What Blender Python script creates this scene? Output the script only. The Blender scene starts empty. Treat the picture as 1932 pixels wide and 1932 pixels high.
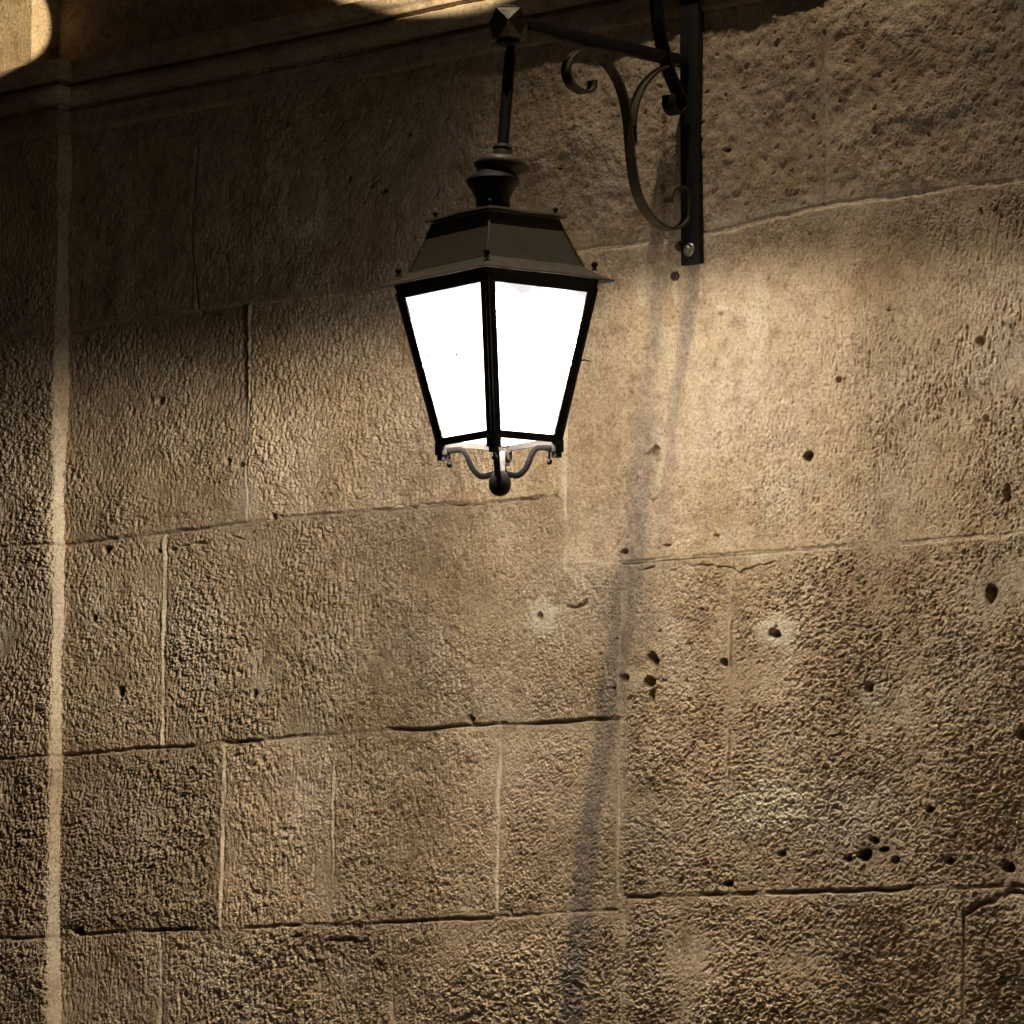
import bpy, bmesh, math, random
import numpy as np
from mathutils import Vector, Matrix
random.seed(7)
S = bpy.context.scene
COL = S.collection
R = math.radians

# ------------------------------------------------------------------ camera maths
FP, WPX = 8800.0, 1932.0
VPX, VPY = -9300.0, 2124.0
pitch = math.atan((VPY - 966) / FP)
yaw = math.atan((966 - VPX) / FP * math.cos(pitch))
h_ = np.array([-math.cos(yaw), math.sin(yaw), 0.0])
r_ = np.array([math.sin(yaw), math.cos(yaw), 0.0])
z_ = np.array([0, 0, 1.0])
fwd = h_ * math.cos(pitch) + z_ * math.sin(pitch)
up_ = -h_ * math.sin(pitch) + z_ * math.cos(pitch)


def ray(px, py):
    d = fwd * FP + r_ * (px - 966) - up_ * (py - 966)
    return d / np.linalg.norm(d)


CAM = np.array([0, 0, 3.7]) - ray(1307, 505) * 12.5


def on_wall(px, py, y=0.0):
    d = ray(px, py)
    p = CAM + d * ((y - CAM[1]) / d[1])
    return p[0], p[2]


def on_x(px, py, x=0.0):
    d = ray(px, py)
    p = CAM + d * ((x - CAM[0]) / d[0])
    return Vector(p)


cam = bpy.data.objects.new('camera', bpy.data.cameras.new('camera'))
COL.objects.link(cam)
M = Matrix((r_, up_, -fwd)).transposed().to_4x4()
M.translation = Vector(CAM)
cam.matrix_world = M
cam.data.sensor_width = 36
cam.data.lens = 36 * FP / WPX
cam.data.clip_start = 0.1
cam.data.clip_end = 500
S.camera = cam


# ------------------------------------------------------------------ materials
def new_mat(name):
    m = bpy.data.materials.new(name)
    m.use_nodes = True
    nt = m.node_tree
    nt.nodes.clear()
    return m, nt


def N(nt, t, **kw):
    n = nt.nodes.new(t)
    for k, v in kw.items():
        if hasattr(n, k):
            setattr(n, k, v)
        else:
            n.inputs[k].default_value = v
    return n


def mixc(nt, fac, a, b, blend='MIX'):
    n = nt.nodes.new('ShaderNodeMix')
    n.data_type = 'RGBA'
    n.blend_type = blend
    for sock, v in ((n.inputs[0], fac), (n.inputs[6], a), (n.inputs[7], b)):
        if hasattr(v, 'links') or hasattr(v, 'is_output'):
            nt.links.new(v, sock)
        else:
            sock.default_value = v
    return n.outputs[2]


def ramp(nt, src, stops):
    n = nt.nodes.new('ShaderNodeValToRGB')
    el = n.color_ramp.elements
    while len(el) < len(stops):
        el.new(0.5)
    for e, (p, c) in zip(el, stops):
        e.position = p
        e.color = (*c, 1) if len(c) == 3 else c
    nt.links.new(src, n.inputs[0])
    return n.outputs[0]


def stone_material(name, tone=1.0):
    m, nt = new_mat(name)
    L = nt.links
    out = N(nt, 'ShaderNodeOutputMaterial')
    b = N(nt, 'ShaderNodeBsdfPrincipled', Roughness=0.95)
    b.inputs['Specular IOR Level'].default_value = 0.12
    L.new(b.outputs[0], out.inputs[0])
    geo = N(nt, 'ShaderNodeNewGeometry')
    big = N(nt, 'ShaderNodeTexNoise', Scale=2.6, Detail=5.0, Roughness=0.6)
    med = N(nt, 'ShaderNodeTexNoise', Scale=17.0, Detail=6.0, Roughness=0.65)
    fin = N(nt, 'ShaderNodeTexNoise', Scale=120.0, Detail=4.0, Roughness=0.7)
    for n in (big, med, fin):
        L.new(geo.outputs['Position'], n.inputs['Vector'])
    c1 = ramp(nt, big.outputs[0], [(0.30, (0.375, 0.262, 0.150)), (0.50, (0.452, 0.333, 0.207)),
                                   (0.72, (0.510, 0.402, 0.285))])
    c2 = ramp(nt, med.outputs[0], [(0.28, (0.62, 0.56, 0.50)), (0.50, (1.0, 1.0, 1.0)), (0.75, (1.14, 1.14, 1.12))])
    c3 = ramp(nt, fin.outputs[0], [(0.32, (0.55, 0.44, 0.37)), (0.50, (1.0, 1.0, 1.0)), (0.75, (1.22, 1.22, 1.22))])
    c = mixc(nt, 1.0, c1, c2, 'MULTIPLY')
    c = mixc(nt, 1.0, c, c3, 'MULTIPLY')
    att = N(nt, 'ShaderNodeAttribute', attribute_name='stain_and_shade')
    sep = N(nt, 'ShaderNodeSeparateColor')
    L.new(att.outputs['Color'], sep.inputs[0])
    pale = mixc(nt, 1.0, (0.66, 0.56, 0.40, 1), c3, 'MULTIPLY')
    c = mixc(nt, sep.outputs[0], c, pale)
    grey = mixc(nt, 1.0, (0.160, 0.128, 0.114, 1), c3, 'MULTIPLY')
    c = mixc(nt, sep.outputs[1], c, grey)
    c = mixc(nt, sep.outputs[2], c, (0.115, 0.052, 0.027, 1))
    ta = nt.nodes.new('ShaderNodeMath'); ta.operation = 'ADD'; ta.inputs[1].default_value = .5
    L.new(att.outputs['Alpha'], ta.inputs[0])
    c = mixc(nt, 1.0, c, ta.outputs[0], 'MULTIPLY')
    sc = nt.nodes.new('ShaderNodeMix'); sc.data_type = 'RGBA'; sc.blend_type = 'MULTIPLY'
    sc.inputs[0].default_value = 1.0
    L.new(c, sc.inputs[6]); sc.inputs[7].default_value = (tone, tone, tone, 1)
    L.new(sc.outputs[2], b.inputs['Base Color'])
    bump = N(nt, 'ShaderNodeBump', Strength=0.55, Distance=0.0022)
    bn = N(nt, 'ShaderNodeTexNoise', Scale=330.0, Detail=3.0, Roughness=0.6)
    L.new(geo.outputs['Position'], bn.inputs['Vector'])
    L.new(bn.outputs[0], bump.inputs['Height'])
    L.new(bump.outputs[0], b.inputs['Normal'])
    return m


def iron_material(name, base, rough=0.5, rust=(0.045, 0.018, 0.008), amount=0.5, metal=0.35, spec=.5):
    m, nt = new_mat(name)
    L = nt.links
    out = N(nt, 'ShaderNodeOutputMaterial')
    b = N(nt, 'ShaderNodeBsdfPrincipled', Roughness=rough, Metallic=metal)
    b.inputs['Specular IOR Level'].default_value = spec
    L.new(b.outputs[0], out.inputs[0])
    geo = N(nt, 'ShaderNodeNewGeometry')
    n1 = N(nt, 'ShaderNodeTexNoise', Scale=26.0, Detail=6.0, Roughness=0.7)
    n2 = N(nt, 'ShaderNodeTexNoise', Scale=160.0, Detail=4.0, Roughness=0.6)
    L.new(geo.outputs['Position'], n1.inputs['Vector'])
    L.new(geo.outputs['Position'], n2.inputs['Vector'])
    f = ramp(nt, n1.outputs[0], [(0.42, (0, 0, 0)), (0.70, (amount,) * 3)])
    c = mixc(nt, f, (*base, 1), (*rust, 1))
    sp = ramp(nt, n2.outputs[0], [(0.3, (0.7, 0.7, 0.7)), (0.7, (1.25, 1.25, 1.25))])
    c = mixc(nt, 1.0, c, sp, 'MULTIPLY')
    L.new(c, b.inputs['Base Color'])
    rr = ramp(nt, n1.outputs[0], [(0.3, (rough - 0.12,) * 3), (0.7, (min(1, rough + 0.25),) * 3)])
    L.new(rr, b.inputs['Roughness'])
    bump = N(nt, 'ShaderNodeBump', Strength=0.35, Distance=0.0015)
    L.new(n2.outputs[0], bump.inputs['Height'])
    L.new(bump.outputs[0], b.inputs['Normal'])
    return m


MAT_STONE = stone_material('stone')
MAT_IRON = iron_material('wrought_iron', (0.010, 0.008, 0.006), 0.55, (0.022, 0.010, 0.005), metal=.1, spec=.3)
MAT_STRAP = iron_material('worn_strap_iron', (0.075, 0.056, 0.030), 0.55, amount=0.7)
MAT_FRAME = iron_material('lantern_frame_iron', (0.026, 0.021, 0.019), 0.6, (0.035, 0.018, 0.010), amount=0.3, metal=.0, spec=.22)
MAT_ROOF = iron_material('lantern_roof_sheet', (0.085, 0.068, 0.038), 0.6, (0.05, 0.031, 0.017), 0.7, 0.1)
MAT_BOX = iron_material('end_box_iron', (0.11, 0.082, 0.042), 0.5, (0.05, 0.03, 0.015), 0.6, 0.3)
MAT_DISC = iron_material('turned_iron', (0.075, 0.058, 0.034), 0.5, (0.04, 0.022, 0.012), 0.6, 0.3)
MAT_STEEL = iron_material('galvanised_steel', (0.42, 0.38, 0.31), 0.35, (0.16, 0.11, 0.07), 0.6, 0.7)

GLASS, nt = new_mat('lit_glass')
out = N(nt, 'ShaderNodeOutputMaterial')
add = N(nt, 'ShaderNodeAddShader')
tr = N(nt, 'ShaderNodeBsdfTransparent')
tr.inputs[0].default_value = (0.92, 0.92, 0.92, 1)
em = N(nt, 'ShaderNodeEmission', Strength=3.4)
geo = N(nt, 'ShaderNodeNewGeometry')
dn = N(nt, 'ShaderNodeTexNoise', Scale=14.0, Detail=5.0, Roughness=0.7)
nt.links.new(geo.outputs['Position'], dn.inputs['Vector'])
dirt = ramp(nt, dn.outputs[0], [(0.30, (0.70, 0.66, 0.62)), (0.48, (1.0, 0.96, 0.93))])
nt.links.new(dirt, em.inputs['Color'])
nt.links.new(tr.outputs[0], add.inputs[0])
nt.links.new(em.outputs[0], add.inputs[1])
film = N(nt, 'ShaderNodeEmission', Strength=0.84)
film.inputs[0].default_value = (0.98, 0.93, 0.92, 1)
sx = N(nt, 'ShaderNodeSeparateXYZ')
nt.links.new(geo.outputs['Position'], sx.inputs[0])
hi_ = N(nt, 'ShaderNodeMapRange'); hi_.inputs[1].default_value = 3.36; hi_.inputs[2].default_value = 3.56; hi_.inputs[3].default_value = -.30; hi_.inputs[4].default_value = .30
nt.links.new(sx.outputs[2], hi_.inputs[0])
fn = N(nt, 'ShaderNodeTexNoise', Scale=7.0, Detail=3.0)
nt.links.new(geo.outputs['Position'], fn.inputs['Vector'])
sm = nt.nodes.new('ShaderNodeMath'); sm.operation = 'ADD'
nt.links.new(hi_.outputs[0], sm.inputs[0]); nt.links.new(fn.outputs[0], sm.inputs[1])
fm = ramp(nt, sm.outputs[0], [(0.52, (0, 0, 0)), (0.72, (.97, .97, .97))])
spk = N(nt, 'ShaderNodeTexNoise', Scale=70.0, Detail=1.0)
nt.links.new(geo.outputs['Position'], spk.inputs['Vector'])
sk = ramp(nt, spk.outputs[0], [(0.765, (0, 0, 0)), (0.785, (1, 1, 1))])
grime = N(nt, 'ShaderNodeBsdfDiffuse'); grime.inputs[0].default_value = (.2, .16, .13, 1)
m1 = N(nt, 'ShaderNodeMixShader'); m2 = N(nt, 'ShaderNodeMixShader')
nt.links.new(fm, m1.inputs[0]); nt.links.new(add.outputs[0], m1.inputs[1]); nt.links.new(film.outputs[0], m1.inputs[2])
nt.links.new(sk, m2.inputs[0]); nt.links.new(m1.outputs[0], m2.inputs[1]); nt.links.new(grime.outputs[0], m2.inputs[2])
nt.links.new(m2.outputs[0], out.inputs[0])

BULB, nt = new_mat('lit_bulb')
out = N(nt, 'ShaderNodeOutputMaterial')
em = N(nt, 'ShaderNodeEmission', Strength=25.0)
em.inputs[0].default_value = (1, 0.93, 0.84, 1)
nt.links.new(em.outputs[0], out.inputs[0])

PAVE, nt = new_mat('paving')
out = N(nt, 'ShaderNodeOutputMaterial')
b = N(nt, 'ShaderNodeBsdfPrincipled', Roughness=0.8)
geo = N(nt, 'ShaderNodeNewGeometry')
pn = N(nt, 'ShaderNodeTexNoise', Scale=6.0, Detail=6.0)
nt.links.new(geo.outputs['Position'], pn.inputs['Vector'])
nt.links.new(ramp(nt, pn.outputs[0], [(0.3, (0.10, 0.085, 0.065)), (0.7, (0.17, 0.145, 0.11))]), b.inputs['Base Color'])
nt.links.new(b.outputs[0], out.inputs[0])


# ------------------------------------------------------------------ object helpers
def tag(o, label=None, cat=None, group=None, kind=None):
    if label: o['label'] = label
    if cat: o['category'] = cat
    if group: o['group'] = group
    if kind: o['kind'] = kind
    return o


def empty(name, loc):
    o = bpy.data.objects.new(name, None)
    o.location = loc
    o.empty_display_size = 0.1
    COL.objects.link(o)
    return o


def link_mesh(name, me, mat, parent=None, world_loc=None, smooth=True):
    me.materials.append(mat)
    o = bpy.data.objects.new(name, me)
    COL.objects.link(o)
    if smooth:
        me.polygons.foreach_set('use_smooth', np.ones(len(me.polygons), dtype=bool))
    if parent:
        o.parent = parent
    return o


def root_loc(p):
    v = Vector((0, 0, 0))
    while p is not None:
        v += p.location
        p = p.parent
    return v


def obj(name, bm, mat, parent=None, smooth=None, bevel=0.0):
    """bm is in world coordinates; parents are never rotated."""
    bmesh.ops.recalc_face_normals(bm, faces=bm.faces[:])
    off = root_loc(parent) if parent else Vector((0, 0, 0))
    for v in bm.verts:
        v.co -= off
    if bevel > 0:
        es = [e for e in bm.edges if len(e.link_faces) == 2 and e.calc_face_angle(0) > R(30)]
        bmesh.ops.bevel(bm, geom=es, offset=bevel, segments=2, affect='EDGES', profile=0.6)
    me = bpy.data.meshes.new(name)
    bm.to_mesh(me)
    bm.free()
    me.materials.append(mat)
    o = bpy.data.objects.new(name, me)
    COL.objects.link(o)
    for p in me.polygons:
        p.use_smooth = True
    if hasattr(me, 'set_sharp_from_angle'):
        me.set_sharp_from_angle(angle=R(32))
    if parent:
        o.parent = parent
    return o


def loft(bm, rings, close=True, cap=True):
    vs = [[bm.verts.new(p) for p in ring] for ring in rings]
    n = len(vs[0])
    for a, b in zip(vs[:-1], vs[1:]):
        for i in range(n if close else n - 1):
            j = (i + 1) % n
            bm.faces.new((a[i], a[j], b[j], b[i]))
    if cap:
        bm.faces.new(list(reversed(vs[0])))
        bm.faces.new(vs[-1])
    return vs


def lathe(bm, prof, mtx, seg=28):
    rings = []
    for r, z in prof:
        rings.append([mtx @ Vector((r * math.cos(2 * math.pi * k / seg), r * math.sin(2 * math.pi * k / seg), z))
                      for k in range(seg)])
    loft(bm, rings)


def ball(bm, c, r, mtx=Matrix(), n=10):
    prof = [(max(1e-4, r * math.sin(math.pi * t / n)), -r * math.cos(math.pi * t / n)) for t in range(n + 1)]
    lathe(bm, prof, mtx @ Matrix.Translation(c), 16)


def frame_along(path, i, side=None):
    a = path[max(0, i - 1)]
    b = path[min(len(path) - 1, i + 1)]
    t = (b - a).normalized()
    if side is None:
        side = Vector((0, 0, 1)) if abs(t.z) < 0.9 else Vector((1, 0, 0))
    s = (side - t * side.dot(t)).normalized()
    return t, s, t.cross(s)


def tube(bm, path, r, seg=10):
    rings = []
    for i, p in enumerate(path):
        t, s, u = frame_along(path, i)
        rr = r[i] if isinstance(r, (list, tuple)) else r
        rings.append([p + s * rr * math.cos(2 * math.pi * k / seg) + u * rr * math.sin(2 * math.pi * k / seg)
                      for k in range(seg)])
    loft(bm, rings)


def strap(bm, path, width, thick, side=Vector((1, 0, 0))):
    """flat bar swept along path; width along side, thickness in the plane of the curve"""
    rings = []
    for i, p in enumerate(path):
        t, s, u = frame_along(path, i, side)
        w = width[i] if isinstance(width, list) else width
        rings.append([p + s * w / 2 + u * thick / 2, p - s * w / 2 + u * thick / 2,
                      p - s * w / 2 - u * thick / 2, p + s * w / 2 - u * thick / 2])
    loft(bm, rings)


def spline(pts, per=8):
    out = []
    n = len(pts)
    for i in range(n - 1):
        p0, p1, p2, p3 = pts[max(0, i - 1)], pts[i], pts[i + 1], pts[min(n - 1, i + 2)]
        for k in range(per):
            t = k / per
            out.append(0.5 * ((2 * p1) + (p2 - p0) * t + (2 * p0 - 5 * p1 + 4 * p2 - p3) * t * t +
                              (3 * p1 - p0 - 3 * p2 + p3) * t ** 3))
    out.append(pts[-1])
    return out


def box(bm, c, sx, sy, sz, mtx=Matrix()):
    pts = [Vector((c[0] + a * sx / 2, c[1] + b_ * sy / 2, 0)) for a, b_ in ((-1, -1), (1, -1), (1, 1), (-1, 1))]
    loft(bm, [[mtx @ (p + Vector((0, 0, c[2] - sz / 2))) for p in pts],
              [mtx @ (p + Vector((0, 0, c[2] + sz / 2))) for p in pts]])


# ------------------------------------------------------------------ the stone wall (numpy height field)
G = 0.0019
rng = np.random.default_rng(11)


def fft_noise(nx, nz, sx, sz, ang=0.0, seed=0, dog=2.4):
    """band-passed gaussian noise, sigma in metres, axes turned by ang; unit variance"""
    g = np.random.default_rng(seed)
    w = g.standard_normal((nz, nx)).astype(np.float32)
    fx = np.fft.rfftfreq(nx, G)[None, :]
    fz = np.fft.fftfreq(nz, G)[:, None]
    c, s = math.cos(ang), math.sin(ang)
    u = fx * c + fz * s
    v = -fx * s + fz * c
    k = 2 * math.pi ** 2
    e = k * ((sx * u) ** 2 + (sz * v) ** 2)
    f = np.exp(-e) - (np.exp(-e * dog ** 2) if dog else 0)
    o = np.fft.irfft2(np.fft.rfft2(w) * f, s=(nz, nx)).astype(np.float32)
    return o / o.std()


def sstep(a, b, x):
    t = np.clip((x - a) / (b - a), 0, 1)
    return t * t * (3 - 2 * t)


def poly_dist(X, Z, pts):
    """distance to a polyline + the signed height above it"""
    d = np.full(X.shape, 9.0, np.float32)
    for (x0, z0), (x1, z1) in zip(pts[:-1], pts[1:]):
        dx, dz = x1 - x0, z1 - z0
        t = np.clip(((X - x0) * dx + (Z - z0) * dz) / (dx * dx + dz * dz + 1e-12), 0, 1)
        d = np.minimum(d, np.hypot(X - x0 - t * dx, Z - z0 - t * dz))
    return d


AMP = [(-200, 500, 1.3), (250, 400, 1.2), (600, 300, 1.9), (900, 250, 1.2), (1100, 300, .8), (1500, 200, .8), (1800, 200, .9), (1400, 60, .7), (1800, 30, .8),
       (1500, 400, .8), (1850, 450, 1.3), (30, 480, 1.0), (30, 760, 3.2), (30, 1200, 3.8), (30, 1650, 3.8),
       (250, 690, 1.5), (300, 900, 3.3), (600, 700, 2.9), (600, 880, 2.4), (900, 920, 1.5),
       (1150, 700, 0.9), (1400, 700, 1.0), (1700, 700, 1.3), (1400, 900, 1.3), (1850, 900, 1.8),
       (200, 1200, 3.4), (500, 1200, 2.9), (800, 1150, 1.8), (1000, 1250, 1.5), (1100, 1000, 1.0), (1300, 1200, 2.2),
       (1500, 1250, 1.9), (1800, 1300, 3.0), (1800, 1100, 2.0), (250, 1550, 3.2), (550, 1550, 2.2), (800, 1550, 2.0),
       (1050, 1550, 1.8), (1300, 1500, 2.0), (1450, 1540, 1.0), (1600, 1550, 1.2), (1750, 1550, 2.0), (1880, 1600, 3.0), (200, 1850, 2.2),
       (500, 1850, 3.6), (900, 1850, 3.9), (1300, 1800, 3.0), (1600, 1800, 3.2), (1880, 1850, 3.8), (900, -40, .4), (300, -20, .4), (30, 30, .3), (30, -150, .3)]

# course joints:  pixels, half width, depth, paleness, (wobble)
J_MAIN = [
    ([(60, 637), (130, 625), (300, 597), (470, 572), (715, 549), (1090, 474), (1330, 441), (1560, 386), (1932, 336), (2400, 270)], .007, .0035, .22),
    ([(112, 1028), (305, 1007), (500, 979), (780, 957), (1050, 935)], .0055, .006, .20),
    ([(1066, 1070), (1180, 1062), (1400, 1045), (1700, 1022), (1932, 1005), (2500, 965)], .006, .005, .22),
    ([(105, 1426), (250, 1414), (400, 1401), (630, 1386), (890, 1368), (1170, 1357)], .0055, .012, .12),
    ([(150, 1762), (420, 1752), (800, 1738), (1168, 1719)], .0055, .012, .12),
    ([(1178, 1693), (1400, 1687), (1600, 1680), (1932, 1671), (2500, 1655)], .0060, .013, .08),
]
V_MAIN = [  # vertical joints: mortar lines (half width, depth<0 = proud ridge, paleness)
    ([(372, 215), (369, 300), (363, 400), (366, 480), (378, 560), (376, 590)], .006, .006, .10),
    ([(1558, 60), (1559, 280), (1556, 385)], .006, .003, .10),
    ([(474, 575), (469, 700), (465, 850), (462, 983)], .0042, -.0032, .45),
    ([(1068, 480), (1066, 800), (1064, 950), (1068, 1072)], .011, -.0005, .55),
    ([(311, 1008), (307, 1200), (303, 1412)], .0042, -.0034, .46),
    ([(1176, 1070), (1171, 1200), (1169, 1360), (1167, 1690)], .0045, -.0036, .58),
    ([(1378, 1050), (1376, 1200), (1374, 1330), (1374, 1480)], .0045, -.0022, .32),
    ([(418, 1408), (417, 1560), (414, 1752)], .0042, -.0028, .42),
    ([(630, 1395), (627, 1560), (623, 1745)], .0042, -.0028, .40),
    ([(941, 1368), (940, 1500), (938, 1722)], .005, -.0024, .36),
    ([(306, 1764), (304, 1932), (303, 2100)], .0038, .009, .15),
    ([(742, 1752), (740, 1932), (739, 2100)], .0038, .009, .12),
    ([(1180, 1720), (1179, 2000)], .004, .003, .10),
    ([(1819, 1685), (1816, 1800), (1815, 2000)], .0035, .009, .05),
]
CRACKS = [([(320, 1037), (380, 1022), (440, 1008), (462, 1015), (480, 1000), (505, 992)], .003, .012),
          ([(700, 963), (740, 955), (790, 957), (815, 950), (880, 953), (935, 952), (990, 945), (1040, 933), (1055, 942)], .0022, .009),
          ([(1072, 1146), (1095, 1145), (1110, 1135)], .004, .02),
          ([(1185, 1085), (1190, 1075), (1260, 1072), (1330, 1066), (1390, 1076), (1460, 1062)], .0022, .008),
          ([(1820, 1722), (1850, 1706), (1890, 1690), (1932, 1684)], .006, .016),
          ([(1850, 395), (1853, 410)], .0035, .012), ([(1888, 380), (1876, 398)], .003, .012),
          ([(1355, 1045), (1368, 1063)], .002, .006), ([(560, 1765), (620, 1770), (690, 1780)], .006, .012),
          ([(610, 1395), (622, 1410)], .004, .012)]
# holes: px, py, radius x, radius y (mm), depth (mm)
HOLES = [(68, 945, 9, 9, 18), (515, 975, 8, 8, 25), (403, 1290, 6, 11, 20), (480, 1307, 9, 10, 28), (893, 1357, 9, 12, 30),
         (1020, 1163, 7, 9, 24), (1462, 1196, 8, 10, 26), (1640, 1295, 10, 11, 30), (1228, 1240, 10, 14, 40),
         (1224, 1287, 10, 14, 40), (1231, 1313, 7, 14, 34), (1180, 1278, 9, 10, 26), (1366, 1251, 9, 9, 26),
         (1869, 1120, 9, 19, 34), (1902, 930, 7, 20, 32), (1525, 858, 9, 8, 16), (1583, 715, 5, 6, 14),
         (1236, 849, 7, 11, 14), (1175, 1043, 8, 5, 22), (1628, 1612, 13, 9, 26), (1650, 1585, 9, 6, 20), (1475, 1610, 9, 7, 20),
         (1600, 1618, 8, 7, 22), (1668, 1600, 9, 5, 18), (1930, 1385, 13, 14, 32), (1752, 1528, 8, 8, 20), (1690, 1620, 7, 7, 18),
         (1790, 1626, 8, 8, 22), (1900, 1640, 12, 9, 24), (1370, 285, 5, 5, 10), (303, 1040, 8, 6, 16), (205, 1035, 10, 8, 18),
         (230, 1305, 11, 12, 22), (180, 1165, 8, 8, 16), (150, 1755, 14, 8, 18), (1372, 1668, 9, 5, 16), (1455, 735, 3, 3, 8),
         (1355, 588, 5, 4, 9), (1850, 640, 9, 8, 10), (1165, 1205, 3, 3, 14), (1140, 1262, 3, 3, 14), (1135, 1232, 3, 3, 14),
         (1162, 1300, 4, 4, 14), (1560, 600, 3, 3, 6), (300, 755, 10, 8, 9), (455, 880, 12, 6, 12), (430, 870, 7, 9, 12),
         (660, 335, 6, 6, 12), (700, 350, 5, 5, 12), (720, 360, 8, 6, 12), (770, 250, 6, 6, 10), (545, 235, 5, 5, 10),
         (1060, 320, 5, 4, 8), (1240, 1190, 3, 3, 8), (1300, 1215, 7, 3, 6), (1330, 1265, 5, 4, 7), (1290, 1285, 4, 3, 6),
         (1325, 1150, 6, 3, 6), (1300, 1320, 7, 3, 6), (1360, 1340, 4, 4, 7), (1350, 1010, 6, 4, 8), (1260, 1030, 9, 3, 8)]
# pale plaster blobs / rings: px, py, rx, ry (px), strength
PALE = [(1022, 1160, 30, 46, .85), (1462, 1192, 40, 36, .60), (1645, 1300, 32, 40, .48), (407, 1282, 22, 26, .30), (485, 1300, 24, 30, .30),
        (1160, 345, 20, 8, .75), (1225, 322, 38, 9, .35), (1275, 300, 20, 8, .2), (1135, 402, 5, 9, .9), (1480, 757, 10, 7, .85), (1430, 585, 38, 60, .34),
        (1355, 580, 9, 7, .5), (1450, 1530, 120, 55, .72), (1570, 1540, 120, 60, .50), (1400, 1540, 65, 60, .60),
        (1195, 1120, 10, 16, .6), (1190, 1285, 24, 30, .30), (1220, 540, 26, 60, .30), (575, 965, 10, 24, .55), (367, 290, 7, 14, .8),
        (372, 580, 7, 14, .55), (1318, 555, 6, 8, .6), (1430, 1050, 18, 10, .5), (1365, 1020, 20, 30, .2), (1530, 900, 40, 30, .25),
        (1450, 395, 160, 14, .30), (1700, 372, 120, 14, .22), (1250, 460, 120, 20, .22), (1270, 545, 6, 30, .45), (1600, 670, 150, 90, .12),
        (403, 1350, 7, 34, .3), (470, 1350, 10, 34, .35), (1280, 700, 60, 120, .18), (650, 645, 110, 80, .24), (560, 600, 60, 30, .16), (700, 570, 60, 30, .12)]
RINGS = [(572, 378, 46, 62, 18, .6)]
GREY = [([(1250, 505), (1228, 640), (1215, 760), (1208, 860), (1200, 1000), (1180, 1120), (1160, 1250), (1140, 1380), (1115, 1550), (1095, 1750), (1080, 1950), (1072, 2050)],  # long band deepens the bracket arm's cast shadow in grey; wall stains follow
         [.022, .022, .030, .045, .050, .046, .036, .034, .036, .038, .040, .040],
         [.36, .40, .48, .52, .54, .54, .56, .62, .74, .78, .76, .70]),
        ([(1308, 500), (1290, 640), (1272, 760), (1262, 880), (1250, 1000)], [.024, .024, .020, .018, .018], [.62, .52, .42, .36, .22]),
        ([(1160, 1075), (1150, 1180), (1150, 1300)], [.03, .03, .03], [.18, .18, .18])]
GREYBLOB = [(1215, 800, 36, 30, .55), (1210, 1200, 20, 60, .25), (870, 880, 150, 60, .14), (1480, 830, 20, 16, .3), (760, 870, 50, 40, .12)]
RUST = [(1258, 250, 7, 90, .55), (1256, 355, 9, 18, .8), (1000, 360, 9, 7, .5), (640, 330, 60, 60, .10), (1320, 1180, 26, 60, .25),
        (1235, 415, 8, 5, .5), (1195, 410, 20, 4, .4), (1640, 1605, 40, 22, .45), (1475, 1608, 20, 12, .35), (1869, 1120, 20, 30, .5), (1902, 930, 12, 30, .45),
        (1740, 1255, 50, 30, .25), (1900, 1640, 40, 40, .35), (640, 1775, 90, 22, .45), (1920, 170, 40, 60, .4), (1850, 300, 90, 60, .12), (1880, 1850, 60, 120, .25),
        (230, 1280, 30, 40, .3), (560, 1790, 60, 20, .3), (1750, 150, 220, 130, .16), (1500, 120, 120, 90, .10), (150, 950, 30, 40, .12)]


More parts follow.
